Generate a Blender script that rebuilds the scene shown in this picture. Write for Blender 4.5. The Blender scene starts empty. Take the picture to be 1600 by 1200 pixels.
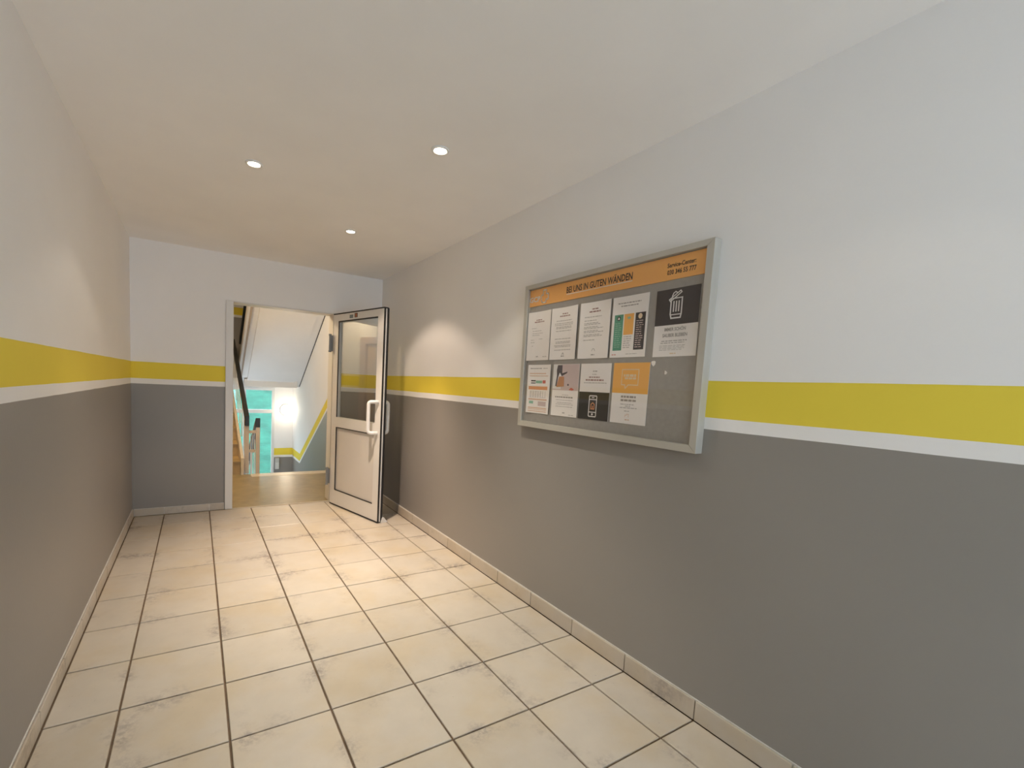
import bpy, math, random
from mathutils import Matrix, Vector

# ------------------------------------------------------------------ scene, camera, world, light
SC = bpy.context.scene
COL = SC.collection
U = 0.366                      # pitch of one floor tile in metres; plan coordinates below are in tiles
rnd = random.Random(7)

cam_d = bpy.data.cameras.new('camera')
cam = bpy.data.objects.new('camera', cam_d)
COL.objects.link(cam)
cam_d.sensor_fit = 'HORIZONTAL'
cam_d.sensor_width = 36.0
cam_d.lens = 715.9 / 1600 * 36.0
cam_d.shift_x = (800 - 735.46) / 1600
cam_d.shift_y = (665.8 - 600) / 1600
cam_d.clip_start = 0.02
cam_d.clip_end = 500
RX = Vector((0.858335, -0.510475, 0.051734))     # camera right
RY = Vector((0.513089, 0.854102, -0.085144))     # camera forward
RZ = RX.cross(RY)                                # camera up
M = Matrix((RX, RZ, -RY)).transposed().to_4x4()
M.translation = Vector((1.7122, -5.8353, 3.6504)) * U
cam.matrix_world = M
SC.camera = cam

SC.view_settings.view_transform = 'Standard'
SC.view_settings.look = 'None'
SC.view_settings.gamma = 1.0
SC.view_settings.use_curve_mapping = False
SC.view_settings.exposure = 0.54
SC.cycles.use_denoising = True
SC.cycles.caustics_reflective = False
SC.cycles.caustics_refractive = False
SC.cycles.sample_clamp_indirect = 6.0
SC.cycles.max_bounces = 10
SC.cycles.diffuse_bounces = 6

W = bpy.data.worlds.new('sky')
SC.world = W
W.use_nodes = True
bg = W.node_tree.nodes['Background']
bg.inputs['Color'].default_value = (0.70, 0.845, 1.0, 1)
bg.inputs['Strength'].default_value = 4.4

WARM = (1.0, 0.80, 0.60)
DAY_W, DAY_C = 52.0, (0.80, 0.90, 1.0)
SPOT_W = 8.5
CORE_W = 74.0
LAMP_W = 2.0
LAND_W = 38.0


def light(name, kind, loc, energy, color, parent=None, **kw):
    d = bpy.data.lights.new(name, kind)
    d.energy = energy
    d.color = color
    for k, v in kw.items():
        setattr(d, k, v)
    o = bpy.data.objects.new(name, d)
    COL.objects.link(o)
    o.location = Vector(loc) * U
    if parent:
        o.parent = parent
        o.location = (Vector(loc) - Vector(parent['at'])) * U
    return o



# ------------------------------------------------------------------ materials
def lin(c):
    return tuple(((v / 255) / 12.92 if v / 255 <= 0.04045 else ((v / 255 + 0.055) / 1.055) ** 2.4) for v in c)


MATS = {}


def mat(name, rgb, rough=0.6, metal=0.0, spec=0.5, noise=0.0, scale=30.0, bump=0.0, coat=0.0):
    if name in MATS:
        return MATS[name]
    m = bpy.data.materials.new(name)
    m.use_nodes = True
    nt = m.node_tree
    b = nt.nodes['Principled BSDF']
    b.inputs['Roughness'].default_value = rough
    b.inputs['Metallic'].default_value = metal
    b.inputs['Specular IOR Level'].default_value = spec
    b.inputs['Coat Weight'].default_value = coat
    c = (*rgb, 1)
    b.inputs['Base Color'].default_value = c
    tc = nt.nodes.new('ShaderNodeTexCoord')
    nz = nt.nodes.new('ShaderNodeTexNoise')
    nz.inputs['Scale'].default_value = scale
    nz.inputs['Detail'].default_value = 5
    nt.links.new(tc.outputs['Object'], nz.inputs['Vector'])
    if noise > 0:
        mp = nt.nodes.new('ShaderNodeMapRange')
        mp.inputs['From Min'].default_value = 0.3
        mp.inputs['From Max'].default_value = 0.7
        mp.inputs['To Min'].default_value = 1 - noise
        mp.inputs['To Max'].default_value = 1 + noise
        nt.links.new(nz.outputs['Fac'], mp.inputs['Value'])
        vm = nt.nodes.new('ShaderNodeVectorMath')
        vm.operation = 'SCALE'
        vm.inputs[0].default_value = rgb
        nt.links.new(mp.outputs[0], vm.inputs['Scale'])
        nt.links.new(vm.outputs[0], b.inputs['Base Color'])
    if bump > 0:
        bp = nt.nodes.new('ShaderNodeBump')
        bp.inputs['Strength'].default_value = bump
        bp.inputs['Distance'].default_value = 0.002
        nt.links.new(nz.outputs['Fac'], bp.inputs['Height'])
        nt.links.new(bp.outputs[0], b.inputs['Normal'])
    MATS[name] = m
    return m


def emit(name, rgb, strength):
    if name in MATS:
        return MATS[name]
    m = bpy.data.materials.new(name)
    m.use_nodes = True
    b = m.node_tree.nodes['Principled BSDF']
    b.inputs['Base Color'].default_value = (*rgb, 1)
    b.inputs['Emission Color'].default_value = (*rgb, 1)
    b.inputs['Emission Strength'].default_value = strength
    MATS[name] = m
    return m


def glass(name, tint=(1, 1, 1), gloss=1.0):
    """clear pane: straight-through transmission plus a Fresnel reflection"""
    if name in MATS:
        return MATS[name]
    m = bpy.data.materials.new(name)
    m.use_nodes = True
    nt = m.node_tree
    nt.nodes.clear()
    out = nt.nodes.new('ShaderNodeOutputMaterial')
    mix = nt.nodes.new('ShaderNodeMixShader')
    tr = nt.nodes.new('ShaderNodeBsdfTransparent')
    tr.inputs['Color'].default_value = (*tint, 1)
    gl = nt.nodes.new('ShaderNodeBsdfGlossy')
    gl.inputs['Roughness'].default_value = 0.02
    # Schlick's curve on the facing angle: the same on both faces of the pane
    lw = nt.nodes.new('ShaderNodeLayerWeight')
    lw.inputs['Blend'].default_value = 0.5
    pw = nt.nodes.new('ShaderNodeMath')
    pw.operation = 'POWER'
    pw.inputs[1].default_value = 4.0
    nt.links.new(lw.outputs['Facing'], pw.inputs[0])
    mu = nt.nodes.new('ShaderNodeMath')
    mu.operation = 'MULTIPLY_ADD'
    mu.inputs[1].default_value = 0.9 * gloss
    mu.inputs[2].default_value = 0.04 * gloss
    nt.links.new(pw.outputs[0], mu.inputs[0])
    nt.links.new(mu.outputs[0], mix.inputs['Fac'])
    nt.links.new(tr.outputs[0], mix.inputs[1])
    nt.links.new(gl.outputs[0], mix.inputs[2])
    nt.links.new(mix.outputs[0], out.inputs['Surface'])
    MATS[name] = m
    return m


WHITE = (0.86, 0.845, 0.83)
YELLOW = (0.82, 0.65, 0.065)
GREY = (0.285, 0.264, 0.243)
# heights of the painted bands above the walking level (tiles): grey dado, white line, yellow band, white
Z_GREY, Z_LINE, Z_YEL = 3.314, 3.446, 3.854


def painted_wall(name, mode='level'):
    """emulsion paint in horizontal bands; 'stairs' follows the flight down, 'far' has two landings"""
    m = bpy.data.materials.new(name)
    m.use_nodes = True
    nt = m.node_tree
    N, L = nt.nodes, nt.links
    b = N['Principled BSDF']
    geo = N.new('ShaderNodeNewGeometry')
    sep = N.new('ShaderNodeSeparateXYZ')
    L.new(geo.outputs['Position'], sep.inputs[0])

    def math_(op, a, c=None, clamp=False):
        n = N.new('ShaderNodeMath')
        n.operation = op
        n.use_clamp = clamp
        for i, v in enumerate((a, c)):
            if v is None:
                continue
            if isinstance(v, (int, float)):
                n.inputs[i].default_value = v
            else:
                L.new(v, n.inputs[i])
        return n.outputs[0]

    h = sep.outputs['Z']
    if mode == 'stairs':
        mr = N.new('ShaderNodeMapRange')
        mr.inputs['From Min'].default_value = 12.8 * U
        mr.inputs['From Max'].default_value = 20.55 * U
        mr.inputs['To Min'].default_value = 0
        mr.inputs['To Max'].default_value = 4.38 * U
        L.new(sep.outputs['Y'], mr.inputs['Value'])
        h = math_('ADD', h, mr.outputs[0])
    elif mode == 'far':
        up = math_('GREATER_THAN', h, 3.3 * U)
        h = math_('SUBTRACT', math_('ADD', h, 4.38 * U), math_('MULTIPLY', up, (4.38 + 3.48) * U))
    # hand-painted edges are not perfectly straight
    nz = N.new('ShaderNodeTexNoise')
    nz.inputs['Scale'].default_value = 3.0
    nz.inputs['Detail'].default_value = 3
    L.new(geo.outputs['Position'], nz.inputs['Vector'])
    h = math_('ADD', h, math_('MULTIPLY', math_('SUBTRACT', nz.outputs['Fac'], 0.5), 0.006))
    above_grey = math_('GREATER_THAN', h, Z_GREY * U)
    yel = math_('MULTIPLY', math_('GREATER_THAN', h, Z_LINE * U), math_('LESS_THAN', h, Z_YEL * U))
    n2 = N.new('ShaderNodeTexNoise')
    n2.inputs['Scale'].default_value = 1.6
    n2.inputs['Detail'].default_value = 6
    L.new(geo.outputs['Position'], n2.inputs['Vector'])
    tone = math_('ADD', 0.95, math_('MULTIPLY', n2.outputs['Fac'], 0.10))
    m1 = N.new('ShaderNodeMix')
    m1.data_type = 'RGBA'
    m1.inputs[6].default_value = (*GREY, 1)
    m1.inputs[7].default_value = (*WHITE, 1)
    L.new(above_grey, m1.inputs[0])
    m2 = N.new('ShaderNodeMix')
    m2.data_type = 'RGBA'
    L.new(yel, m2.inputs[0])
    L.new(m1.outputs[2], m2.inputs[6])
    m2.inputs[7].default_value = (*YELLOW, 1)
    vm = N.new('ShaderNodeVectorMath')
    vm.operation = 'SCALE'
    L.new(m2.outputs[2], vm.inputs[0])
    L.new(tone, vm.inputs['Scale'])
    L.new(vm.outputs[0], b.inputs['Base Color'])
    # satin dado, matt white above
    rough = math_('ADD', 0.42, math_('MULTIPLY', above_grey, 0.33))
    L.new(rough, b.inputs['Roughness'])
    b.inputs['Specular IOR Level'].default_value = 0.4
    n3 = N.new('ShaderNodeTexNoise')
    n3.inputs['Scale'].default_value = 90.0
    n3.inputs['Detail'].default_value = 6
    L.new(geo.outputs['Position'], n3.inputs['Vector'])
    bp = N.new('ShaderNodeBump')
    bp.inputs['Strength'].default_value = 0.16
    bp.inputs['Distance'].default_value = 0.002
    L.new(n3.outputs['Fac'], bp.inputs['Height'])
    L.new(bp.outputs[0], b.inputs['Normal'])
    return m


def tile_material(name, base, stain, amount=1.0):
    """glazed stoneware: faint marbling, a tone of its own per tile, grey-brown blotches worn in from the edges"""
    m = bpy.data.materials.new(name)
    m.use_nodes = True
    nt = m.node_tree
    N, L = nt.nodes, nt.links
    b = N['Principled BSDF']
    tc = N.new('ShaderNodeTexCoord')
    geo = N.new('ShaderNodeNewGeometry')
    oi = N.new('ShaderNodeObjectInfo')

    def math_(op, a, c=None, clamp=False):
        n = N.new('ShaderNodeMath')
        n.operation = op
        n.use_clamp = clamp
        for i, v in enumerate((a, c)):
            if v is None:
                continue
            if isinstance(v, (int, float)):
                n.inputs[i].default_value = v
            else:
                L.new(v, n.inputs[i])
        return n.outputs[0]

    def noise(scale, detail, rough=0.55):
        n = N.new('ShaderNodeTexNoise')
        n.inputs['Scale'].default_value = scale
        n.inputs['Detail'].default_value = detail
        n.inputs['Roughness'].default_value = rough
        L.new(geo.outputs['Position'], n.inputs['Vector'])
        return n.outputs['Fac']

    def ramp(v, lo, hi):
        n = N.new('ShaderNodeMapRange')
        n.interpolation_type = 'SMOOTHSTEP'
        n.inputs['From Min'].default_value = lo
        n.inputs['From Max'].default_value = hi
        L.new(v, n.inputs['Value'])
        return n.outputs[0]

    sep = N.new('ShaderNodeSeparateXYZ')
    L.new(tc.outputs['Generated'], sep.inputs[0])
    ex = math_('MINIMUM', sep.outputs['X'], math_('SUBTRACT', 1.0, sep.outputs['X']))
    ey = math_('MINIMUM', sep.outputs['Y'], math_('SUBTRACT', 1.0, sep.outputs['Y']))
    e = math_('MINIMUM', ex, ey)
    edge = math_('SUBTRACT', 1.0, ramp(e, 0.0, 0.26))
    blot = ramp(noise(3.1, 8, 0.62), 0.50, 0.66)
    grain = ramp(noise(38.0, 6, 0.7), 0.36, 0.60)
    st = math_('MULTIPLY', math_('MULTIPLY', edge, blot), grain)
    specks = ramp(noise(60.0, 2), 0.73, 0.76)
    st = math_('MULTIPLY', math_('ADD', st, math_('MULTIPLY', specks, 0.5), True), 0.8 * amount)
    marb = noise(7.0, 7, 0.6)
    tone = math_('ADD', math_('ADD', 0.86, math_('MULTIPLY', marb, 0.22)), math_('MULTIPLY', oi.outputs['Random'], 0.07))
    vm = N.new('ShaderNodeVectorMath')
    vm.operation = 'SCALE'
    mt = N.new('ShaderNodeMix')
    mt.data_type = 'RGBA'
    L.new(ramp(noise(2.3, 5, 0.6), 0.42, 0.68), mt.inputs[0])
    mt.inputs[6].default_value = (*base, 1)
    mt.inputs[7].default_value = (base[0] * 0.97, base[1] * 0.92, base[2] * 0.82, 1)
    L.new(mt.outputs[2], vm.inputs[0])
    L.new(tone, vm.inputs['Scale'])
    mx = N.new('ShaderNodeMix')
    mx.data_type = 'RGBA'
    L.new(st, mx.inputs[0])
    L.new(vm.outputs[0], mx.inputs[6])
    mx.inputs[7].default_value = (*stain, 1)
    L.new(mx.outputs[2], b.inputs['Base Color'])
    L.new(math_('ADD', 0.34, math_('MULTIPLY', st, 0.3)), b.inputs['Roughness'])
    bp = N.new('ShaderNodeBump')
    bp.inputs['Strength'].default_value = 0.10
    bp.inputs['Distance'].default_value = 0.003
    L.new(noise(12.0, 6), bp.inputs['Height'])
    L.new(bp.outputs[0], b.inputs['Normal'])
    return m


def grass_material():
    m = bpy.data.materials.new('lawn_grass')
    m.use_nodes = True
    nt = m.node_tree
    N, L = nt.nodes, nt.links
    b = N['Principled BSDF']
    geo = N.new('ShaderNodeNewGeometry')
    n = N.new('ShaderNodeTexNoise')
    n.inputs['Scale'].default_value = 1.3
    n.inputs['Detail'].default_value = 9
    n.inputs['Roughness'].default_value = 0.75
    L.new(geo.outputs['Position'], n.inputs['Vector'])
    r = N.new('ShaderNodeValToRGB')
    r.color_ramp.elements[0].position = 0.34
    r.color_ramp.elements[0].color = (0.005, 0.060, 0.036, 1)
    r.color_ramp.elements[1].position = 0.62
    r.color_ramp.elements[1].color = (0.024, 0.150, 0.095, 1)
    L.new(n.outputs['Fac'], r.inputs[0])
    L.new(r.outputs[0], b.inputs['Base Color'])
    b.inputs['Roughness'].default_value = 0.9
    return m


MW = painted_wall('wall_paint_bands')
MWS = painted_wall('wall_paint_bands_stairs', 'stairs')
MWF = painted_wall('wall_paint_bands_far', 'far')
MCEIL = mat('ceiling_paint', (0.89, 0.875, 0.855), 0.8, noise=0.02, scale=2.5, bump=0.05)
MTILE = tile_material('floor_tile_glaze', (0.545, 0.49, 0.415), (0.255, 0.215, 0.195))
MSKIRT = tile_material('skirting_tile_glaze', (0.54, 0.48, 0.41), (0.32, 0.27, 0.24), 0.8)
MGROUT = mat('brown_grout', (0.16, 0.11, 0.07), 0.9, noise=0.2, scale=20)
MSEAL = mat('white_plaster', (0.68, 0.66, 0.62), 0.8, noise=0.08, scale=40, bump=0.3)
MALU = mat('white_lacquer', (0.72, 0.70, 0.67), 0.38, noise=0.015, scale=4)
MALU2 = mat('white_panel', (0.66, 0.625, 0.585), 0.42, noise=0.02, scale=3)
MBLACK = mat('black_rubber', (0.012, 0.012, 0.013), 0.55)
MSTEEL = mat('grey_hinge_metal', (0.26, 0.27, 0.28), 0.35, metal=0.3)
MSILV = mat('silver_frame', (0.50, 0.475, 0.42), 0.36, metal=0.15, noise=0.02, scale=6)
MFELT = mat('grey_board_felt', (0.35, 0.325, 0.295), 0.85, noise=0.05, scale=60)
MPAPER = mat('white_paper', (0.89, 0.84, 0.80), 0.7, noise=0.012, scale=20)
MORANGE = mat('orange_print', (0.90, 0.44, 0.12), 0.45)
MORANGE2 = mat('orange_print_light', (0.90, 0.46, 0.11), 0.5)
MINK = mat('dark_brown_ink', (0.06, 0.035, 0.025), 0.6)
MINKG = mat('grey_ink', (0.36, 0.32, 0.30), 0.7)
MINKL = mat('pale_grey_ink', (0.50, 0.46, 0.43), 0.7)
MINKR = mat('red_brown_ink', (0.36, 0.20, 0.18), 0.7)
MDARK = mat('charcoal_print', (0.045, 0.038, 0.042), 0.55)
MDARK2 = mat('anthracite_print', (0.038, 0.036, 0.034), 0.55)
MWPRINT = mat('white_print', (0.76, 0.74, 0.72), 0.6)
MCREAM = mat('cream_print', (0.80, 0.62, 0.42), 0.6)
MGREEN = mat('green_print', (0.10, 0.33, 0.22), 0.6)
MGREENL = mat('pale_green_print', (0.30, 0.52, 0.38), 0.6)
MPINK = mat('pale_pink_print', (0.62, 0.50, 0.48), 0.6)
MBROWN = mat('cardboard_print', (0.52, 0.25, 0.12), 0.6)
MJEANS = mat('dark_denim_print', (0.10, 0.085, 0.095), 0.6)
MRED = mat('red_print', (0.62, 0.16, 0.12), 0.6)
MSALMON = mat('salmon_print', (0.74, 0.34, 0.17), 0.6)
MSALML = mat('pale_salmon_print', (0.72, 0.48, 0.34), 0.6)
MLINO = mat('ochre_landing_floor', (0.30, 0.235, 0.12), 0.32, noise=0.16, scale=9, bump=0.04)
MNOSE = mat('pale_stair_nosing', (0.66, 0.58, 0.46), 0.35, noise=0.05, scale=9)
MSTEP = mat('ochre_stair_tread', (0.42, 0.30, 0.14), 0.45, noise=0.15, scale=8)
MSTRING = mat('cream_stair_string', (0.66, 0.58, 0.46), 0.5, noise=0.05, scale=6)
MSOFF = mat('soffit_paint', (0.74, 0.72, 0.69), 0.7, noise=0.02, scale=3)
MTAUPE = mat('taupe_stair_side', (0.34, 0.27, 0.21), 0.6, noise=0.08, scale=6)
MHAND = mat('black_handrail', (0.012, 0.013, 0.012), 0.4)
MPOST = mat('grey_beige_railing', (0.60, 0.53, 0.46), 0.45, noise=0.04, scale=8)
MBALU = mat('pale_baluster', (0.62, 0.62, 0.58), 0.35)
MWOOD = mat('honey_door_veneer', (0.56, 0.36, 0.15), 0.4, noise=0.12, scale=6)
MCASE = mat('rosy_door_casing', (0.50, 0.36, 0.29), 0.45, noise=0.05, scale=6)
MPVC = mat('white_pvc', (0.76, 0.75, 0.73), 0.35)
MBOX = mat('grey_box_plastic', (0.52, 0.51, 0.48), 0.5)
MGLASS = glass('clear_glass', (0.97, 0.985, 0.975), 1.25)
MGLASSB = glass('board_glazing', (1.0, 1.0, 1.0), 0.6)
MBULB = emit('lit_bulb', (1.0, 0.86, 0.66), 22.0)
MLAMP = emit('lit_opal_glass', (1.0, 0.90, 0.72), 9.0)


# ------------------------------------------------------------------ geometry helpers (coordinates in tiles)
class G:
    """collects vertices and faces of one mesh"""

    def __init__(s):
        s.v, s.f = [], []

    def add(s, vs, fs):
        k = len(s.v)
        s.v += [tuple(p) for p in vs]
        s.f += [tuple(i + k for i in f) for f in fs]
        return s

    def box(s, x0, x1, y0, y1, z0, z1):
        return s.add([(x0, y0, z0), (x1, y0, z0), (x1, y1, z0), (x0, y1, z0), (x0, y0, z1), (x1, y0, z1), (x1, y1, z1), (x0, y1, z1)],
                     [(0, 3, 2, 1), (4, 5, 6, 7), (0, 1, 5, 4), (1, 2, 6, 5), (2, 3, 7, 6), (3, 0, 4, 7)])

    def prism(s, pts, axis, a, b):
        """polygon pts (2-D, counter-clockwise) extruded along axis from a to b"""
        def put(p, t):
            return {'x': (t, p[0], p[1]), 'y': (p[0], t, p[1]), 'z': (p[0], p[1], t)}[axis]
        n = len(pts)
        vs = [put(p, a) for p in pts] + [put(p, b) for p in pts]
        fs = [tuple(range(n))[::-1], tuple(range(n, 2 * n))]
        fs += [(i, (i + 1) % n, n + (i + 1) % n, n + i) for i in range(n)]
        return s.add(vs, fs)

    def tube(s, path, r, n=12, cap=True):
        path = [Vector(p) for p in path]
        rings = []
        up = None
        for i, p in enumerate(path):
            t = (path[min(i + 1, len(path) - 1)] - path[max(i - 1, 0)]).normalized()
            if up is None:
                up = Vector((0, 0, 1)) if abs(t.z) < 0.9 else Vector((0, 1, 0))
            a = t.cross(up).normalized()
            up = a.cross(t).normalized()
            rings.append([p + (a * math.cos(2 * math.pi * j / n) + up * math.sin(2 * math.pi * j / n)) * r for j in range(n)])
        vs = [v for ring in rings for v in ring]
        fs = []
        for i in range(len(path) - 1):
            for j in range(n):
                fs.append((i * n + j, i * n + (j + 1) % n, (i + 1) * n + (j + 1) % n, (i + 1) * n + j))
        if cap:
            fs.append(tuple(range(n))[::-1])
            fs.append(tuple(range((len(path) - 1) * n, len(path) * n)))
        return s.add(vs, fs)

    def lathe(s, prof, c, axis=(0, 0, 1), n=32):
        """profile of (radius, height) revolved about an axis through c"""
        ax = Vector(axis).normalized()
        a = ax.orthogonal().normalized()
        b = ax.cross(a)
        c = Vector(c)
        vs, fs = [], []
        for r, h in prof:
            for j in range(n):
                t = 2 * math.pi * j / n
                vs.append(c + ax * h + (a * math.cos(t) + b * math.sin(t)) * r)
        for i in range(len(prof) - 1):
            for j in range(n):
                fs.append((i * n + j, i * n + (j + 1) % n, (i + 1) * n + (j + 1) % n, (i + 1) * n + j))
        if prof[0][0] > 1e-6:
            fs.append(tuple(range(n))[::-1])
        if prof[-1][0] > 1e-6:
            fs.append(tuple(range((len(prof) - 1) * n, len(prof) * n)))
        return s.add(vs, fs)


def fillet(pts, r, n=5):
    """round the inner corners of a polyline"""
    pts = [Vector(p) for p in pts]
    out = [pts[0]]
    for i in range(1, len(pts) - 1):
        a = (pts[i - 1] - pts[i]).normalized()
        b = (pts[i + 1] - pts[i]).normalized()
        p0, p1, p2 = pts[i] + a * r, pts[i], pts[i] + b * r
        for k in range(n + 1):
            t = k / n
            out.append(p0 * (1 - t) ** 2 + p1 * 2 * t * (1 - t) + p2 * t * t)
    out.append(pts[-1])
    return out


def wpos(o):
    return Vector(o['at']) if o is not None and 'at' in o.keys() else Vector((0, 0, 0))


def obj(name, g, m, parent=None, local=False, bevel=0.0, smooth=False, me=None, at=None):
    """links geometry g as ONE mesh object whose origin is the middle of its bounds.
    Coordinates are world tiles, or the parent's own axes when local is set."""
    if me is None:
        lo = [min(v[i] for v in g.v) for i in range(3)]
        hi = [max(v[i] for v in g.v) for i in range(3)]
        at = Vector([(a + b) / 2 for a, b in zip(lo, hi)])
        me = bpy.data.meshes.new(name)
        me.from_pydata([tuple((Vector(v) - at) * U) for v in g.v], [], g.f)
        me.materials.append(m)
        me.update()
        if smooth:
            for p in me.polygons:
                p.use_smooth = True
    o = bpy.data.objects.new(name, me)
    COL.objects.link(o)
    at = Vector(at)
    o['at'] = tuple(at)
    if parent is not None:
        o.parent = parent
        o.location = (at if local else at - wpos(parent)) * U
        if local:
            o['at'] = tuple(at)
    else:
        o.location = at * U
    if bevel > 0:
        md = o.modifiers.new('bevel', 'BEVEL')
        md.width = bevel
        md.segments = 2
        md.limit_method = 'ANGLE'
        md.harden_normals = False
    return o


def local_child(o):
    """marks a child given in its parent's axes so that its own children are placed relative to it"""
    return o


def empty(name, at, rz=0.0):
    o = bpy.data.objects.new(name, None)
    COL.objects.link(o)
    o.empty_display_size = 0.1
    o.location = Vector(at) * U
    o.rotation_euler = (0, 0, rz)
    o['at'] = tuple(at)
    return o


def tag(o, label=None, cat=None, group=None, kind=None):
    for k, v in (('label', label), ('category', cat), ('group', group), ('kind', kind)):
        if v:
            o[k] = v
    return o


def struct(name, g, m, label, parent=None, **kw):
    return tag(obj(name, g, m, parent, **kw), label, kind='structure')


# ------------------------------------------------------------------ room shell
XL, XR, YB, YF, ZC = 0.335, 6.612, 8.00, -13.0, 6.775
T = 0.4                                   # wall thickness
JL, JR, HEAD = 2.36, 5.26, 5.585           # rough door opening in the back wall

floor = struct('floor', G().box(XL - T, XR + T, YF - T, 7.95, -0.30, -0.022), MGROUT,
               'beige tiled corridor floor with brown joints')
struct('wall_left', G().box(XL - T, XL, YF, YB + T, -0.3, ZC), MW, 'left corridor wall, grey below, yellow stripe, white above')
struct('wall_right', G().box(XR, XR + T, YF, YB, -0.3, ZC), MW, 'right corridor wall behind the notice board')
struct('wall_back', G().box(XL, JL, YB, YB + T, -0.3, ZC).box(JR, XR + T, YB, YB + T, -0.3, ZC).box(JL, JR, YB, YB + T, HEAD, ZC), MW,
       'end wall around the doorway to the stairs')
struct('wall_front', G().box(XL - T, 1.0, YF - T, YF, -0.3, ZC).box(6.0, XR + T, YF - T, YF, -0.3, ZC).box(1.0, 6.0, YF - T, YF, 5.6, ZC), MW,
       'entrance end wall with its wide opening')
struct('ceiling', G().box(XL - T, XR + T, YF - T, YB + T, ZC, ZC + 0.3), MCEIL, 'plain white corridor ceiling')

# floor tiles: full tiles share one mesh, cut tiles along the walls have their own
JT = 0.011          # half joint
xs = [0.372, 1, 2, 3, 4, 5, 6, 6.575]
ys = [float(j) for j in range(-13, 8)] + [7.93]
mesh_cache = {}


def slab_mesh(key, w, d, h, m, bev):
    if key not in mesh_cache:
        g = G()
        b = bev
        lo, hi = -h / 2, h / 2
        g.add([(-w / 2, -d / 2, lo), (w / 2, -d / 2, lo), (w / 2, d / 2, lo), (-w / 2, d / 2, lo),
               (-w / 2, -d / 2, hi - b), (w / 2, -d / 2, hi - b), (w / 2, d / 2, hi - b), (-w / 2, d / 2, hi - b),
               (-w / 2 + b, -d / 2 + b, hi), (w / 2 - b, -d / 2 + b, hi), (w / 2 - b, d / 2 - b, hi), (-w / 2 + b, d / 2 - b, hi)],
              [(0, 3, 2, 1), (0, 1, 5, 4), (1, 2, 6, 5), (2, 3, 7, 6), (3, 0, 4, 7),
               (4, 5, 9, 8), (5, 6, 10, 9), (6, 7, 11, 10), (7, 4, 8, 11), (8, 9, 10, 11)])
        me = bpy.data.meshes.new(key)
        me.from_pydata([tuple(Vector(v) * U) for v in g.v], [], g.f)
        me.materials.append(m)
        mesh_cache[key] = me
    return mesh_cache[key]


for i in range(len(xs) - 1):
    for j in range(len(ys) - 1):
        w, d = xs[i + 1] - xs[i] - 2 * JT, ys[j + 1] - ys[j] - 2 * JT
        me = slab_mesh('tile_%.3f_%.3f' % (w, d), w, d, 0.03, MTILE, 0.006)
        z = -0.015 + rnd.uniform(-0.0018, 0.0018)
        o = obj('tile', None, None, floor, me=me, at=((xs[i] + xs[i + 1]) / 2, (ys[j] + ys[j + 1]) / 2, z))
        o.rotation_euler = (rnd.uniform(-0.0014, 0.0014), rnd.uniform(-0.0014, 0.0014), 0)


def skirting(name, label, runs, axis, face, out, h):
    """a row of skirting tiles: runs are the joint positions, face the wall plane, out the direction into the room"""
    t = 0.032
    lo, hi = runs[0], runs[-1]
    a, b = sorted((face, face + out * 0.012))
    if axis == 'y':
        base = struct(name, G().box(a, b, lo, hi, 0.0, h + 0.012), MSEAL, label)
    else:
        base = struct(name, G().box(lo, hi, a, b, 0.0, h + 0.012), MSEAL, label)
    for k in range(len(runs) - 1):
        L_ = runs[k + 1] - runs[k] - 0.016
        me = slab_mesh('skirt_%s_%.3f_%.3f' % (axis, L_, h), t - 0.010 if axis == 'y' else L_, L_ if axis == 'y' else t - 0.010, h, MSKIRT, 0.005)
        c = (runs[k] + runs[k + 1]) / 2
        f = face + out * (0.011 + (t - 0.010) / 2 + rnd.uniform(0, 0.004))
        o = obj('tile', None, None, base, me=me, at=(f, c, h / 2 + 0.004) if axis == 'y' else (c, f, h / 2 + 0.004))
        o.rotation_euler = (0, 0, rnd.uniform(-0.002, 0.002))
    return base


skirting('baseboard_right', 'skirting of pale tiles along the right wall', ys[:-1] + [7.96], 'y', XR, -1, 0.225)
skirting('baseboard_left', 'skirting of pale tiles along the left wall', ys[:-1] + [7.96], 'y', XL, 1, 0.19)
skirting('baseboard_back', 'short skirting of chipped pale tiles left of the doorway', [0.37, 1, 2, JL - 0.01], 'x', YB, -1, 0.17)

# ------------------------------------------------------------------ doorway frame (fixed) and open door
fr = empty('trim_1', (3.8, YB, 0))
tag(fr, 'white metal frame lining the doorway to the stairs', kind='structure')
obj('jamb', G().box(JL, 2.545, YB - 0.06, YB + T + 0.03, 0, 5.58), MALU, fr, bevel=0.004)
obj('jamb', G().box(5.13, JR, YB - 0.06, YB + T + 0.03, 0, 5.58), MALU, fr, bevel=0.004)
obj('head', G().box(2.545, 5.13, YB - 0.012, YB + T + 0.03, 5.545, 5.583), MALU, fr, bevel=0.004)
obj('threshold', G().box(2.545, 5.13, 7.945, 7.985, -0.02, 0.014), MNOSE, fr, bevel=0.001)

DANG = math.atan2(0.259, 0.966)           # the leaf stands open about 105 degrees
HX, HY = 5.085, 7.70
DW, DT, DH0, DH1 = 2.49, 0.125, 0.022, 5.52
# door axes: local -Y runs from the hinge to the free edge, local -X is the face the camera sees
door = empty('door_1', (HX, HY, 0), DANG)
tag(door, 'open white metal door with glass upper half and pull handles', 'door', kind='structure')
ST, Z1, Z2, Z3, Z4 = 0.275, 0.46, 2.305, 2.59, 5.31
F0, F1 = 0.0, DT


def leaf_frame():
    g = G()
    g.box(F0, F1, -ST, -0.01, DH0 + 0.01, DH1 - 0.01)
    g.box(F0, F1, -DW + 0.012, -DW + ST, DH0 + 0.01, DH1 - 0.01)
    for a, b in ((DH0 + 0.01, Z1), (Z2, Z3), (Z4, DH1 - 0.01)):
        g.box(F0, F1, -DW + ST, -ST, a, b)
    return g


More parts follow.
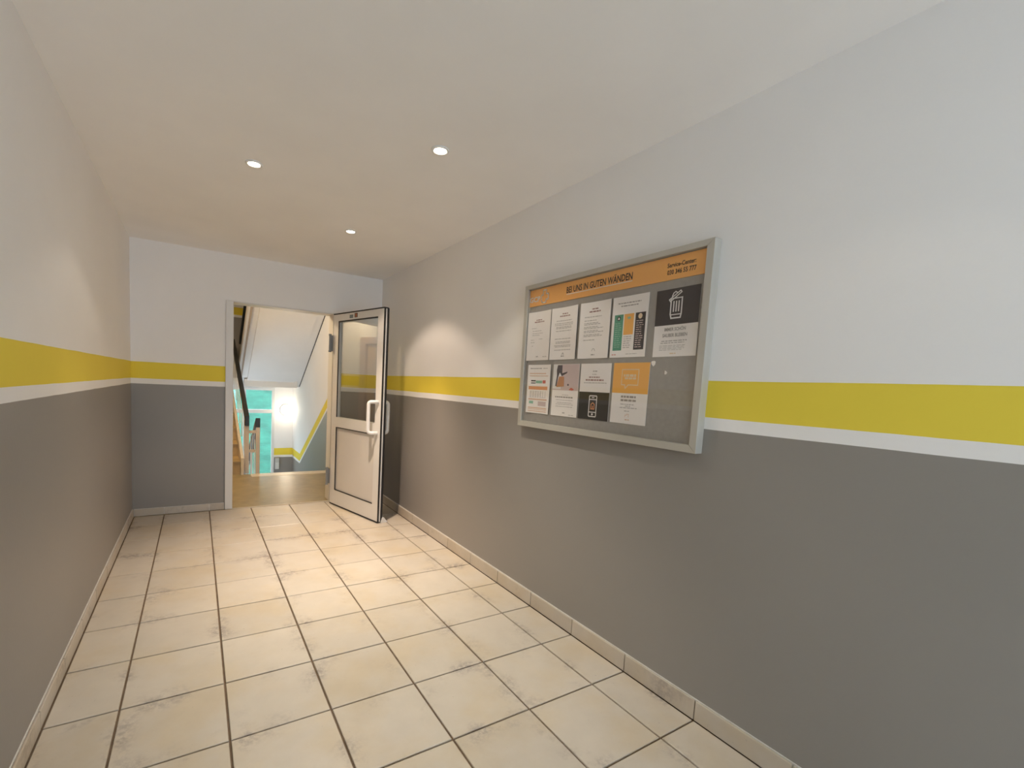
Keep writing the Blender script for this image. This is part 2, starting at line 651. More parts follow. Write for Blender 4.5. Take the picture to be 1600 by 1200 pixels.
obj('leaf_frame', leaf_frame(), MALU, door, local=True)
obj('lower_panel', G().box(F0 + 0.028, F1 - 0.028, -DW + ST - 0.0, -ST, Z1, Z2), MALU2, door, local=True)
obj('glass_pane', G().box(0.055, 0.071, -DW + ST, -ST, Z3, Z4), MGLASS, door, local=True)


def gasket(a0, a1, z0, z1, x, w=0.018, sides='lrtb'):
    """black sealing strip around an opening, just proud of x"""
    g = G()
    if 'h' in sides:
        g.box(x, x + 0.02, a1 - w, a1, z0, z1)
    if 'f' in sides:
        g.box(x, x + 0.02, a0, a0 + w, z0, z1)
    if 't' in sides:
        g.box(x, x + 0.02, a0, a1, z1 - w, z1)
    if 'b' in sides:
        g.box(x, x + 0.02, a0, a1, z0, z0 + w)
    return g


obj('glazing_gasket', gasket(-DW + ST, -ST, Z3, Z4, -0.004, 0.036, 'ht'), MBLACK, door, local=True)
obj('panel_gasket', gasket(-DW + ST, -ST, Z1, Z2, -0.004, 0.024, 'htb'), MBLACK, door, local=True)
# seals on the leaf's edges: two black lips with bright metal between
obj('edge_seal', G().box(-0.006, 0.040, -DW - 0.006, -DW + 0.014, DH0, DH1), MBLACK, door, local=True, bevel=0.002)
obj('edge_seal', G().box(DT - 0.042, DT + 0.016, -DW - 0.010, -DW + 0.014, DH0, DH1 - 0.01), MBLACK, door, local=True, bevel=0.002)
obj('edge_strip', G().box(0.040, DT - 0.042, -DW + 0.002, -DW + 0.014, DH0 + 0.01, DH1 - 0.012), MALU, door, local=True)
obj('top_seal', G().box(-0.010, DT, -DW, -0.01, DH1 - 0.026, DH1 + 0.006), MBLACK, door, local=True)
obj('bottom_seal', G().box(-0.008, DT, -DW + 0.004, -0.02, DH0 - 0.008, DH0 + 0.022), MBLACK, door, local=True)


def pull(side):
    x = F0 if side < 0 else F1
    a, z0, z1 = -DW + 0.13, 2.34, 3.14
    off, ds = 0.19 * side, 0.16 if side < 0 else 0.02
    path = fillet([(x + 0.001 * side, a, z1), (x + off, a + ds, z1), (x + off, a + ds, z0), (x + 0.001 * side, a, z0)], 0.085, 6)
    return G().tube(path, 0.047, 14)


h1 = obj('pull_handle', pull(-1), MPVC, door, local=True, smooth=True)
h2 = obj('pull_handle', pull(1), MPVC, door, local=True, smooth=True)
obj('sticker', G().box(-0.006, 0.001, -1.03, -0.86, 5.35, 5.44), mat('blue_grey_sticker', (0.16, 0.20, 0.21), 0.4), door, local=True)['label'] = 'small blue-grey sticker on the top rail'
stk = obj('sticker', G().box(-0.006, 0.001, -1.25, -1.11, 5.355, 5.47), mat('dark_sticker', (0.05, 0.03, 0.02), 0.4), door, local=True)
stk['label'] = 'small dark sticker with orange print'
c = Vector(stk['at'])
obj('print', G().box(-0.0085 - c.x, -0.0055 - c.x, -1.215 - c.y, -1.15 - c.y, 5.365 - c.z, 5.455 - c.z), mat('sticker_orange', (0.45, 0.12, 0.03), 0.4), stk, local=True)
for z in (0.56, 4.44):
    g = G().lathe([(0.0, 0), (0.042, 0.0), (0.042, 0.05), (0.032, 0.055), (0.032, 0.46), (0.042, 0.465), (0.042, 0.515), (0.0, 0.515)], (-0.07, 0.055, z), n=16)
    g.box(-0.05, 0.02, 0.045, 0.065, z + 0.03, z + 0.48)
    hg = obj('hinge', g, MSTEEL, door, local=True, smooth=False)

# small white wedge that holds the leaf open
wg = obj('door_wedge', G().prism([(0.0, 0.0), (0.20, 0.0), (0.20, 0.03), (0.17, 0.13), (0.12, 0.14)], 'y', -0.05, 0.05), MPVC)
wg.location = Vector((5.915, 5.36, 0.071)) * U
wg.rotation_euler = (0, 0, DANG + math.pi)
tag(wg, 'small white doorstop wedge on the floor behind the open door', 'doorstop')

# ------------------------------------------------------------------ notice board
BX0, BX1 = 6.49, XR                       # front and back of the case
BY0, BY1, BZ0, BZ1 = -2.775, 0.550, 3.035, 5.390
board = empty('notice_board', (BX1, (BY0 + BY1) / 2, BZ0))
tag(board, 'glazed notice board in a silver frame on the right wall', 'notice board')
FW = 0.088
BP = 6.545                                # plane of the grey backing
obj('back_panel', G().box(BP, BX1 - 0.004, BY0 + 0.03, BY1 - 0.03, BZ0 + 0.03, BZ1 - 0.03), MFELT, board)


def rail(p, q, inner_p, inner_q):
    """mitred frame profile between two outer corners (y, z) and their inner corners"""
    g = G()
    pr = [p, q, inner_q, inner_p]
    g.prism(pr, 'x', BX0, BX1)
    return g


o_ = [(BY0, BZ0), (BY1, BZ0), (BY1, BZ1), (BY0, BZ1)]
i_ = [(BY0 + FW, BZ0 + FW), (BY1 - FW, BZ0 + FW), (BY1 - FW, BZ1 - FW * 0.8), (BY0 + FW, BZ1 - FW * 0.8)]
for k in range(4):
    obj('frame_rail', rail(o_[k], o_[(k + 1) % 4], i_[k], i_[(k + 1) % 4]), MSILV, board, bevel=0.0015)
obj('glass_pane', G().box(6.503, 6.509, BY0 + FW, BY1 - FW, BZ0 + FW, BZ1 - FW * 0.8), MGLASSB, board)


def text_geo(body, bold=0.0):
    """flat outline of a line of text, as (points, triangles) in a box of width w and cap height 1"""
    cu = bpy.data.curves.new('lettering', 'FONT')
    cu.body = body
    cu.size = 1.0
    cu.resolution_u = 2
    cu.offset = bold
    ob = bpy.data.objects.new('lettering', cu)
    COL.objects.link(ob)
    dg = bpy.context.evaluated_depsgraph_get()
    me = bpy.data.meshes.new_from_object(ob.evaluated_get(dg))
    vs = [(v.co.x, v.co.y) for v in me.vertices]
    fs = [tuple(p.vertices) for p in me.polygons]
    bpy.data.meshes.remove(me)
    bpy.data.objects.remove(ob)
    bpy.data.curves.remove(cu)
    x0 = min(v[0] for v in vs)
    w = max(v[0] for v in vs) - x0
    return [((x - x0) / w, y) for x, y in vs], fs


class Sheet:
    """a plane facing into the corridor: u runs right as one reads it, v up, both from the middle"""

    def __init__(s, yc, zc, x, bow=0.0, tilt=0.0, w=1.0):
        s.yc, s.zc, s.x, s.bow, s.w, s.tilt = yc, zc, x, bow, w, tilt

    def at(s, u, v, off):
        c, n = math.cos(s.tilt), math.sin(s.tilt)
        out = s.bow * (2 * u / s.w) ** 2 + off
        return (s.x - out, s.yc - (u * c - v * n), s.zc + (u * n + v * c))

    def rect(s, g, u0, u1, v0, v1, off=0.0012, n=6):
        vs, fs = [], []
        n = max(1, int(n * (u1 - u0) / s.w + 0.999))
        for k in range(n + 1):
            u = u0 + (u1 - u0) * k / n
            vs += [s.at(u, v0, off), s.at(u, v1, off)]
        for k in range(n):
            fs.append((2 * k, 2 * k + 2, 2 * k + 3, 2 * k + 1))
        return g.add(vs, fs)

    def poly(s, g, pts, off=0.0018):
        return g.add([s.at(u, v, off) for u, v in pts], [tuple(range(len(pts)))])

    def stroke(s, g, pts, w, off=0.0024, close=False):
        pts = [Vector((a, b)) for a, b in pts]
        n = len(pts)
        for k in range(n if close else n - 1):
            a, b = pts[k], pts[(k + 1) % n]
            d = (b - a).normalized()
            q = Vector((-d.y, d.x)) * w / 2
            a2, b2 = a - d * w / 2, b + d * w / 2
            s.poly(g, [tuple(a2 - q), tuple(b2 - q), tuple(b2 + q), tuple(a2 + q)], off)
        return g

    def disc(s, g, u, v, ru, rv, off=0.0024, n=18):
        return s.poly(g, [(u + ru * math.cos(2 * math.pi * k / n), v + rv * math.sin(2 * math.pi * k / n)) for k in range(n)], off)

    def text(s, g, body, u0, u1, v, h, off=0.0026, bold=0.022):
        vs, fs = text_geo(body, bold)
        g.add([s.at(u0 + x * (u1 - u0), v + y * h / 0.72, off) for x, y in vs], fs)
        return g

    def words(s, g, u0, u1, v, h, seed, off=0.0022, ragged=True, centre=False):
        """a line of print too small to read: word-long dashes"""
        r = random.Random(seed)
        end = u1 - (r.uniform(0, 0.3) * (u1 - u0) if ragged else 0)
        if centre:
            m_ = (u0 + u1) / 2
            half = (end - u0) / 2
            u0, end = m_ - half, m_ + half
        u = u0
        while u < end - 0.005:
            e = min(end, u + r.uniform(0.02, 0.065))
            s.rect(g, u, e, v - h / 2, v + h / 2, off, 1)
            u = e + 0.010
        return g


# header strip across the top of the board
hz0, hz1 = 5.035, BZ1 - FW * 0.8 - 0.012
hy0, hy1 = BY0 + FW + 0.004, 0.515
header = obj('header_banner', G().box(BP - 0.010, BP, hy0, hy1, hz0, hz1), MORANGE, board)
HS = Sheet((hy0 + hy1) / 2, (hz0 + hz1) / 2, BP - 0.010)


def hu(y):
    return HS.yc - y


def hv(z):
    return z - HS.zc


obj('lettering', HS.text(G(), 'BEI UNS IN GUTEN WÄNDEN', hu(-0.43), hu(-1.665), hv(5.142), 0.093), MINK, header)
obj('underline', HS.rect(G(), hu(-0.43), hu(-1.665), hv(5.118), hv(5.127)), MWPRINT, header)
obj('lettering', HS.text(G(), 'Service-Center:', hu(-2.175), hu(-2.545), hv(5.182), 0.052), MINK, header)
obj('lettering', HS.text(G(), '030 346 55 777', hu(-2.18), hu(-2.555), hv(5.098), 0.055), MINK, header)
obj('lettering', HS.text(G(), 'GCP', hu(0.462), hu(0.19), hv(5.105), 0.085), MWPRINT, header)
# the mark beside the letters: an outlined cross-shaped clover
lu, lv, q = hu(0.085), hv(5.155), 0.038
cross = [(-q, 3 * q), (q, 3 * q), (q, q * 1.3), (2.5 * q, q * 1.3), (2.5 * q, -q), (q, -q), (q, -2.2 * q), (-q, -2.2 * q), (-2 * q, -1.4 * q), (-2 * q, q), (-q, q)]
obj('logo', HS.stroke(G(), [(lu + a, lv + b) for a, b in cross], 0.018, close=True), MWPRINT, header)

PW, PH = 0.574, 0.796


def sheet(yc, zc, label, bow=0.012, tilt=0.0):
    s = Sheet(yc, zc, BP - 0.006, bow, tilt, PW)
    g = G()
    n = 8
    vs, fs = [], []
    for k in range(n + 1):
        u = -PW / 2 + PW * k / n
        for v in (-PH / 2, PH / 2):
            vs.append(s.at(u, v, 0.0))
            vs.append(s.at(u, v, -0.0045))
    for k in range(n):
        a = 4 * k
        fs += [(a, a + 4, a + 6, a + 2), (a + 1, a + 3, a + 7, a + 5), (a, a + 1, a + 5, a + 4), (a + 2, a + 6, a + 7, a + 3)]
    fs += [(0, 2, 3, 1), (4 * n, 4 * n + 1, 4 * n + 3, 4 * n + 2)]
    g.add(vs, fs)
    o = obj('notice_sheet', g, MPAPER)
    tag(o, label, 'notice', 'sheets pinned in the notice board')
    return s, o


def part(name, g, m, parent, **kw):
    o = obj(name, g, m, parent, **kw)
    if name in ('body_text', 'table', 'orange_bars', 'scale_start', 'footer_mark', 'title'):
        o['kind'] = 'stuff'          # print far too small to pick apart
    return o


ZA, ZB = 4.540, 3.672
# --- upper row, from the far end
s, o = sheet(0.165, ZA, 'white letter at the far end of the upper row, mostly blank below a short title', 0.02)
g = G()
s.words(g, -0.09, 0.05, 0.262, 0.016, 1, ragged=False)
s.words(g, -0.13, 0.11, 0.230, 0.018, 2, ragged=False)
part('title', g, MINKR, o)
g = G()
for k, (a, b, v) in enumerate(((-0.19, -0.05, 0.13), (-0.17, 0.10, 0.085), (-0.17, 0.13, 0.045), (-0.17, 0.02, 0.015), (-0.2, -0.12, -0.06), (0.0, 0.14, -0.05), (-0.2, -0.1, -0.10), (-0.17, -0.13, -0.16))):
    s.words(g, a, b, v, 0.009, 10 + k)
s.words(g, -0.05, 0.02, -0.335, 0.016, 20)
s.words(g, 0.12, 0.24, -0.340, 0.010, 21)
part('body_text', g, MINKL, o)

s, o = sheet(-0.432, ZA, 'white letter of centred text lines, second from the far end of the upper row', 0.022)
g = G()
s.words(g, -0.06, 0.06, 0.300, 0.016, 3, ragged=False)
s.words(g, -0.11, 0.11, 0.265, 0.018, 4, ragged=False)
part('title', g, MINKR, o)
g = G()
for k, v in enumerate((0.195, 0.155, 0.13, 0.10, 0.08, 0.04, -0.08, -0.125, -0.145, -0.18, -0.20, -0.25)):
    s.words(g, -0.21, 0.19, v, 0.011, 30 + k, centre=True)
part('body_text', g, MINKL, o)
g = G()
s.stroke(g, [(-0.02, -0.32), (0.0, -0.295), (0.02, -0.32)], 0.008)
s.words(g, -0.04, 0.04, -0.345, 0.014, 44)
part('footer_mark', g, MINKG, o)

s, o = sheet(-1.064, ZA, 'white letter with one left-aligned block of text, third in the upper row', 0.02)
g = G()
s.words(g, -0.07, 0.05, 0.300, 0.016, 5, ragged=False)
s.words(g, -0.12, 0.09, 0.262, 0.018, 6, ragged=False)
part('title', g, MINKR, o)
g = G()
for k, v in enumerate((0.19, 0.14, 0.105, 0.085, 0.05, 0.03, -0.005, -0.025, -0.06, -0.08, -0.135)):
    s.words(g, -0.20, 0.04 if k in (1, 10) else 0.17, v, 0.011, 50 + k)
part('body_text', g, MINKL, o)
g = G()
s.stroke(g, [(-0.03, -0.29), (-0.012, -0.26), (0.012, -0.26), (0.03, -0.29)], 0.006)
s.words(g, -0.04, 0.04, -0.345, 0.014, 64)
part('footer_mark', g, MINKG, o)

s, o = sheet(-1.665, ZA, 'white sheet with green, orange and black columns, beside the bin poster', 0.006)
g = G()
s.words(g, -0.20, 0.17, 0.310, 0.013, 7, ragged=False)
s.words(g, -0.15, 0.13, 0.272, 0.013, 8, ragged=False)
part('title', g, MINKG, o)
col = part('green_column', s.rect(G(), -0.245, -0.10, -0.305, 0.165), MGREEN, o)
g = G()
s.disc(g, -0.172, 0.115, 0.03, 0.03)
part('badge', g, MDARK2, col)
g = G()
s.poly(g, [(-0.187, 0.10), (-0.157, 0.10), (-0.157, 0.117), (-0.172, 0.134), (-0.187, 0.117)], 0.0030)
part('house_icon', g, MWPRINT, col)
g = G()
for k in range(12):
    s.words(g, -0.225, -0.12, 0.05 - k * 0.028, 0.010, 70 + k)
part('body_text', g, MGREENL, col)
col = part('orange_column', s.rect(G(), -0.085, 0.07, -0.105, 0.165), MORANGE2, o)
part('badge', s.disc(G(), -0.005, 0.112, 0.028, 0.016), MGREENL, col)
g = G()
for k in range(6):
    s.words(g, -0.075, 0.06, -0.13 - k * 0.028, 0.010, 90 + k)
part('body_text', g, MINKL, o)
col = part('black_column', s.rect(G(), 0.095, 0.255, -0.305, 0.165), MDARK, o)
part('badge', s.disc(G(), 0.172, 0.118, 0.032, 0.034), MCREAM, col)
g = G()
for k in range(13):
    s.words(g, 0.115, 0.235, 0.06 - k * 0.0275, 0.010, 100 + k)
part('body_text', g, MPINK, col)
g = G()
s.words(g, -0.25, -0.17, -0.36, 0.010, 120)
part('footer_mark', g, MRED, o)
g = G()
s.words(g, -0.02, 0.17, -0.355, 0.008, 121)
part('footer_text', g, MINKL, o)

s, o = sheet(-2.350, 4.530, 'poster with a white bin drawn on charcoal, nearest the camera', 0.003, 0.006)
part('picture_block', s.rect(G(), -PW / 2, PW / 2, -0.025, PH / 2), MDARK, o)
g = G()
B = lambda pts: [(a - 0.012, b + 0.198) for a, b in pts]
s.stroke(g, B([(-0.072, 0.075), (-0.072, -0.10), (-0.058, -0.145), (0.062, -0.145), (0.072, -0.10), (0.072, 0.085)]), 0.017)
s.stroke(g, B([(-0.055, 0.085), (0.072, 0.085)]), 0.013)
s.stroke(g, B([(-0.055, -0.105), (0.058, -0.105)]), 0.012)
for u in (-0.034, 0.0, 0.034):
    s.stroke(g, B([(u, 0.045), (u, -0.065)]), 0.016)
s.stroke(g, B([(-0.098, 0.075), (0.045, 0.168), (0.060, 0.148), (-0.082, 0.052)]), 0.013, close=True)
s.stroke(g, B([(-0.062, 0.112), (-0.046, 0.146), (-0.020, 0.162), (0.0, 0.150)]), 0.012)
part('bin_icon', g, MWPRINT, o)
g = G()
s.text(g, 'IMMER SCHÖN', -0.145, 0.135, -0.095, 0.040)
s.text(g, 'SAUBER BLEIBEN', -0.165, 0.160, -0.165, 0.040)
part('title', g, MINKG, o)
g = G()
s.words(g, -0.175, 0.16, -0.213, 0.012, 130, ragged=False)
s.words(g, -0.185, 0.13, -0.236, 0.010, 131, ragged=False)
for k in range(4):
    s.words(g, -0.20, 0.19, -0.268 - k * 0.017, 0.006, 132 + k)
part('body_text', g, MINKL, o)
part('footer_mark', s.words(G(), -0.05, 0.03, -0.362, 0.014, 139), MCREAM, o)

# --- lower row
s, o = sheet(0.090, ZB, 'sheet of orange tables and bars at the far end of the lower row', 0.02)
g = G()
s.words(g, -0.23, 0.06, 0.338, 0.014, 140, ragged=False)
s.words(g, 0.09, 0.20, 0.338, 0.010, 141, ragged=False)
part('title', g, MINKG, o)
g = G()
for v, h in ((0.255, 0.016), (0.215, 0.012), (-0.17, 0.022), (-0.31, 0.016), (-0.335, 0.010), (-0.365, 0.012)):
    s.rect(g, -0.24, 0.23 if v < 0.25 else 0.17, v - h / 2, v + h / 2)
part('orange_bars', g, MSALML, o)
part('orange_band', s.rect(G(), -0.25, 0.23, -0.01, 0.045), MSALMON, o)
g = G()
s.rect(g, -0.20, -0.09, 0.125, 0.145)
s.rect(g, -0.20, -0.09, 0.090, 0.105)
part('scale_start', g, MDARK2, o)
part('scale', s.rect(G(), -0.085, 0.08, 0.095, 0.14), MGREENL, o)
part('scale_end', s.rect(G(), 0.09, 0.17, 0.095, 0.145), MRED, o)
g = G()
for k in range(7):
    s.rect(g, -0.20 + k * 0.062, -0.196 + k * 0.062 + 0.006, -0.14, -0.03)
for k in range(5):
    s.words(g, -0.22, 0.20, -0.04 - k * 0.024, 0.006, 150 + k)
part('table', g, MINKL, o)
g = G()
s.rect(g, -0.22, -0.12, -0.245, -0.20)
part('badge', g, MGREENL, o)
part('table', s.rect(G(), 0.0, 0.21, -0.275, -0.20), MPINK, o)

s, o = sheet(-0.540, ZB, 'sheet with a photo of a kneeling leg and a cardboard box, in the lower row', 0.008)
pic = part('photo_print', s.rect(G(), -PW / 2 + 0.004, PW / 2 - 0.004, 0.0, PH / 2 - 0.004), MPINK, o)
part('wall_print', s.rect(G(), -PW / 2 + 0.004, -0.10, 0.02, PH / 2 - 0.004, 0.0015), MWPRINT, pic)
g = G()
s.poly(g, [(-0.19, 0.385), (-0.09, 0.385), (-0.085, 0.26), (0.03, 0.285), (0.02, 0.262), (-0.09, 0.215), (-0.14, 0.27), (-0.17, 0.20), (-0.195, 0.06), (-0.225, 0.06), (-0.20, 0.22), (-0.21, 0.31)], 0.0024)
part('leg_print', g, MJEANS, pic)
g = G()
s.poly(g, [(-0.20, 0.045), (-0.03, 0.06), (-0.04, 0.21), (-0.15, 0.21)], 0.0030)
part('box_print', g, MBROWN, pic)
g = G()
s.disc(g, 0.06, 0.085, 0.018, 0.016)
part('cup_print', g, MJEANS, pic)
g = G()
s.poly(g, [(0.08, 0.01), (0.16, 0.0), (0.20, 0.02), (0.13, 0.045)], 0.0024)
part('rug_print', g, MRED, pic)
g = G()
s.words(g, -0.21, 0.18, -0.105, 0.020, 160, ragged=False)
part('title', g, MINKG, o)
g = G()
s.words(g, -0.06, 0.08, -0.07, 0.008, 161, ragged=False)
for k, v in enumerate((-0.15, -0.19, -0.215, -0.25)):
    s.words(g, -0.19, 0.20, v, 0.009, 162 + k, centre=True)
s.words(g, -0.03, 0.04, -0.345, 0.016, 170)
s.words(g, 0.11, 0.25, -0.370, 0.008, 171)
part('body_text', g, MINKL, o)

s, o = sheet(-1.143, ZB, 'sheet with a white phone drawn on its dark lower half', 0.006)
dk = part('picture_block', s.rect(G(), -PW / 2, PW / 2, -PH / 2, -0.005), MDARK2, o)
g = G()
P = lambda pts: [(a - 0.012, b - 0.205) for a, b in pts]
s.stroke(g, P([(-0.070, 0.135), (-0.060, 0.147), (0.060, 0.147), (0.070, 0.135), (0.070, -0.135), (0.060, -0.147), (-0.060, -0.147), (-0.070, -0.135)]), 0.015, close=True)
s.stroke(g, P([(-0.070, 0.095), (0.070, 0.095)]), 0.013)
s.stroke(g, P([(-0.070, -0.085), (0.070, -0.085)]), 0.013)
s.stroke(g, P([(-0.018, 0.122), (0.018, 0.122)]), 0.012)
s.disc(g, -0.012, -0.205 - 0.115, 0.017, 0.017)
part('phone_icon', g, MWPRINT, dk)
g = G()
s.stroke(g, P([(-0.032, -0.04), (-0.032, 0.025), (0.0, 0.048), (0.032, 0.025), (0.032, -0.04)]), 0.014, close=True)
s.stroke(g, P([(0.0, -0.035), (0.0, 0.0)]), 0.016)
part('house_icon', g, MSALMON, dk)
g = G()
s.words(g, -0.12, 0.08, 0.205, 0.016, 181, ragged=False)
s.words(g, -0.18, 0.16, 0.165, 0.020, 182, ragged=False)
part('title', g, MINKR, o)
g = G()
s.words(g, -0.05, 0.03, 0.29, 0.018, 180, ragged=False)
s.words(g, -0.06, 0.02, 0.245, 0.009, 183, ragged=False)
s.words(g, -0.21, 0.22, 0.125, 0.011, 184, ragged=False)
part('body_text', g, MINKL, o)

s, o = sheet(-1.757, ZB, 'poster with an outlined speech bubble on its orange upper half', 0.003, -0.004)
og = part('picture_block', s.rect(G(), -PW / 2, PW / 2, 0.0, PH / 2), MORANGE2, o)
g = G()
s.stroke(g, [(-0.14, 0.11), (-0.14, 0.31), (0.125, 0.31), (0.125, 0.11), (-0.03, 0.11), (-0.075, 0.062), (-0.085, 0.11)], 0.012, close=True)
part('speech_bubble', g, MCREAM, og)
g = G()
s.words(g, -0.11, 0.09, 0.232, 0.032, 190, ragged=False)
s.words(g, -0.09, 0.09, 0.196, 0.026, 191, ragged=False)
part('title', g, MCREAM, og)
g = G()
s.words(g, -0.13, 0.11, -0.045, 0.026, 192, ragged=False)
s.words(g, -0.13, 0.115, -0.092, 0.026, 193, ragged=False)
part('title', g, MINKG, o)
g = G()
for k, (a, b, v) in enumerate(((-0.13, 0.10, -0.145), (-0.05, 0.03, -0.168), (-0.14, 0.15, -0.190), (-0.06, 0.03, -0.232))):
    s.words(g, a, b, v, 0.011, 194 + k, ragged=False)
part('body_text', g, MINKL, o)
g = G()
s.stroke(g, [(-0.04, -0.31), (-0.04, -0.285), (-0.015, -0.285), (-0.015, -0.27), (0.015, -0.27), (0.015, -0.31)], 0.006)
s.words(g, -0.04, 0.03, -0.345, 0.014, 199, ragged=False)
part('footer_mark', g, MSALML, o)

# two torn scraps of paper still stuck to the felt
SS = Sheet(-2.086, 4.050, BP - 0.002)
g = G().prism([(-2.055, 4.075), (-2.062, 4.045), (-2.088, 4.018), (-2.113, 4.044), (-2.118, 4.075), (-2.098, 4.086), (-2.07, 4.084)], 'x', BP - 0.008, BP)
tag(obj('paper_scrap', g, MPAPER), 'larger torn white paper scrap on the felt below the bin poster', 'paper scrap', 'torn scraps on the board')
g = G().prism([(-2.258, 3.965), (-2.258, 3.920), (-2.276, 3.922), (-2.290, 3.938), (-2.280, 3.952)], 'x', BP - 0.008, BP)
tag(obj('paper_scrap', g, MPAPER), 'tiny torn white scrap, the lower of two below the bin poster', 'paper scrap', 'torn scraps on the board')

# ------------------------------------------------------------------ ceiling downlights
# x, y, label, tilt in degrees, output and colour of its bulb
RING_L = [(4.483, 4.076, 'small round recessed downlight nearest the doorway, lit', 3.0, 2.1, (1.0, 0.79, 0.62)),
          (2.437, 1.975, 'small round lit downlight in the ceiling near the left wall', -3.0, 0.47, (1.0, 0.90, 0.74)),
          (4.497, -0.042, 'small round lit downlight in mid ceiling, largest in view', 3.0, 1.05, (1.0, 0.92, 0.78)),
          (4.50, -4.15, 'dimmer lit downlight on the board side, before the entrance', 3.0, 0.20, (1.0, 0.85, 0.65))]
for x, y, lab, tilt, out_, colr in RING_L:
    d = empty('downlight', (x, y, ZC))
    tag(d, lab, 'downlight', 'recessed downlights')
    g = G().lathe([(0.082, 0.0), (0.120, 0.0), (0.122, -0.010), (0.112, -0.020), (0.092, -0.022), (0.082, -0.012), (0.082, 0.0)], (x, y, ZC), n=36)
    obj('trim_ring', g, MPVC, d, smooth=True)
    g = G().lathe([(0.0, -0.016), (0.03, -0.0155), (0.06, -0.013), (0.078, -0.007), (0.078, -0.001), (0.0, -0.001)], (x, y, ZC), n=32)
    obj('bulb', g, MBULB, d, smooth=True)
    # a reflector bulb throws a hard-edged cone with a brighter core
    sp = light('beam', 'SPOT', (x, y, ZC - 0.06), SPOT_W * out_, colr, d, spot_size=math.radians(106), spot_blend=0.28, shadow_soft_size=0.022)
    sp.rotation_euler = (0, math.radians(-tilt), 0)
    light('core', 'SPOT', (x, y, ZC - 0.07), CORE_W * out_, colr, d, spot_size=math.radians(78), spot_blend=1.0, shadow_soft_size=0.03)

# ------------------------------------------------------------------ stairwell beyond the doorway
SY0, SY1 = YB + T, 22.9                     # front and far wall
NOSE = 12.75                                # edge of the landing
ZLO, ZUP = -4.38, 3.48                      # lower and upper half landing
SX0 = 0.30                                  # left wall
struct('wall_stairwell_right', G().box(XR, XR + T, YB, SY1 + T, -5.2, 13.0), MWS, 'right stairwell wall whose yellow stripe follows the stairs down')
wl = G()
DY0, DY1, DZ = 8.75, 11.15, 5.45            # flat door in the left wall
wl.box(SX0 - T, SX0, SY0, DY0, -5.2, 13.0).box(SX0 - T, SX0, DY1, SY1 + T, -5.2, 13.0).box(SX0 - T, SX0, DY0, DY1, DZ, 13.0).box(SX0 - T, SX0, DY0, DY1, -5.2, 0.0)
struct('wall_stairwell_left', wl, MW, 'left stairwell wall with a wooden flat door')
WX0, WX1, WZ0, WZ1 = 3.28, 5.60, -3.0, 2.99
struct('wall_stairwell_far', G().box(SX0, WX0, SY1, SY1 + T, -5.2, 13.0).box(WX1, XR, SY1, SY1 + T, -5.2, 13.0)
       .box(WX0, WX1, SY1, SY1 + T, -5.2, WZ0).box(WX0, WX1, SY1, SY1 + T, WZ1, 13.0), MWF, 'far stairwell wall around the window')
struct('wall_stairwell_front', G().box(SX0 - T, XR + T, YB, SY0, ZC + 0.3, 13.0).box(SX0 - T, XR + T, YB, SY0, -5.2, -0.3), MW, 'stairwell wall above the corridor')
struct('stairwell_sky_lid', G().box(SX0 - T, XR + T, YB, SY1 + T, 13.0, 13.3), MCEIL, 'unseen lid added over the open stairwell to keep sky light out')  # added out of view: the shaft goes on up, this blocks sky light
struct('ceiling_landing', G().box(SX0, XR, SY0, 13.7, 7.25, 7.7), MCEIL, 'underside of the landing above')

lf = struct('floor_landing', G().box(SX0, XR, 7.985, NOSE - 0.55, -0.3, 0.0), MLINO, 'ochre landing floor behind the doorway')
obj('nosing', G().box(3.42, XR, NOSE - 0.545, NOSE, -0.3, 0.006), MNOSE, lf, bevel=0.004)
obj('nosing', G().box(SX0, 3.41, NOSE - 0.545, NOSE, -0.3, 0.0), MLINO, lf)
struct('floor_lower_landing', G().box(SX0, XR, 20.58, SY1, ZLO - 0.4, ZLO), MLINO, 'half landing at the foot of the flight down')
struct('floor_upper_landing', G().box(SX0, XR, 20.93, SY1, 3.14, ZUP), MSOFF, 'half landing above the window')

# flight up on the left
fu = empty('stair_flight', (1.7, NOSE, 0))
tag(fu, 'flight of ochre steps going up at the left of the landing', 'stairs')
NU = 7
going, rise = (20.93 - NOSE) / NU, ZUP / NU
for k in range(NU):
    y0, z1 = NOSE + k * going, (k + 1) * rise
    g = G().box(SX0 + 0.01, 3.09, y0, y0 + going + (0.04 if k < NU - 1 else 0), z1 - rise - 0.10 if k else 0.0, z1 - 0.06)
    g.box(SX0 + 0.01, 3.09, y0 - 0.05, y0 + going - 0.01, z1 - 0.058, z1)
    obj('step', g, MSTEP, fu)
g = G().prism([(NOSE - 0.12, 0.0), (NOSE + 0.5, 0.0), (20.93, ZUP - 0.45), (20.93, ZUP + 0.30), (NOSE - 0.12, 0.62)], 'x', 3.10, 3.20)
obj('string', g, MSTRING, fu, bevel=0.002)

# flight down on the right
fd = empty('stair_flight', (5.1, NOSE, 0))
tag(fd, 'flight going down beside the right stairwell wall', 'stairs')
ND = 9
gd, rd = (20.58 - NOSE) / ND, -ZLO / ND
for k in range(ND - 1):
    y0, z1 = NOSE + k * gd, -(k + 1) * rd
    obj('step', G().box(3.75, XR - 0.005, y0, y0 + gd + 0.03, z1 - 0.45, z1), MLINO, fd)

# flight back up overhead: white soffit between two strings
fo = empty('stair_flight', (5.1, 20.93, 3.14))
tag(fo, 'white underside of the flight passing over the way down', 'stairs')
sa, sb = (20.93, 3.14), (13.7, 7.36)
sl_ = (sb[1] - sa[1]) / (sb[0] - sa[0])


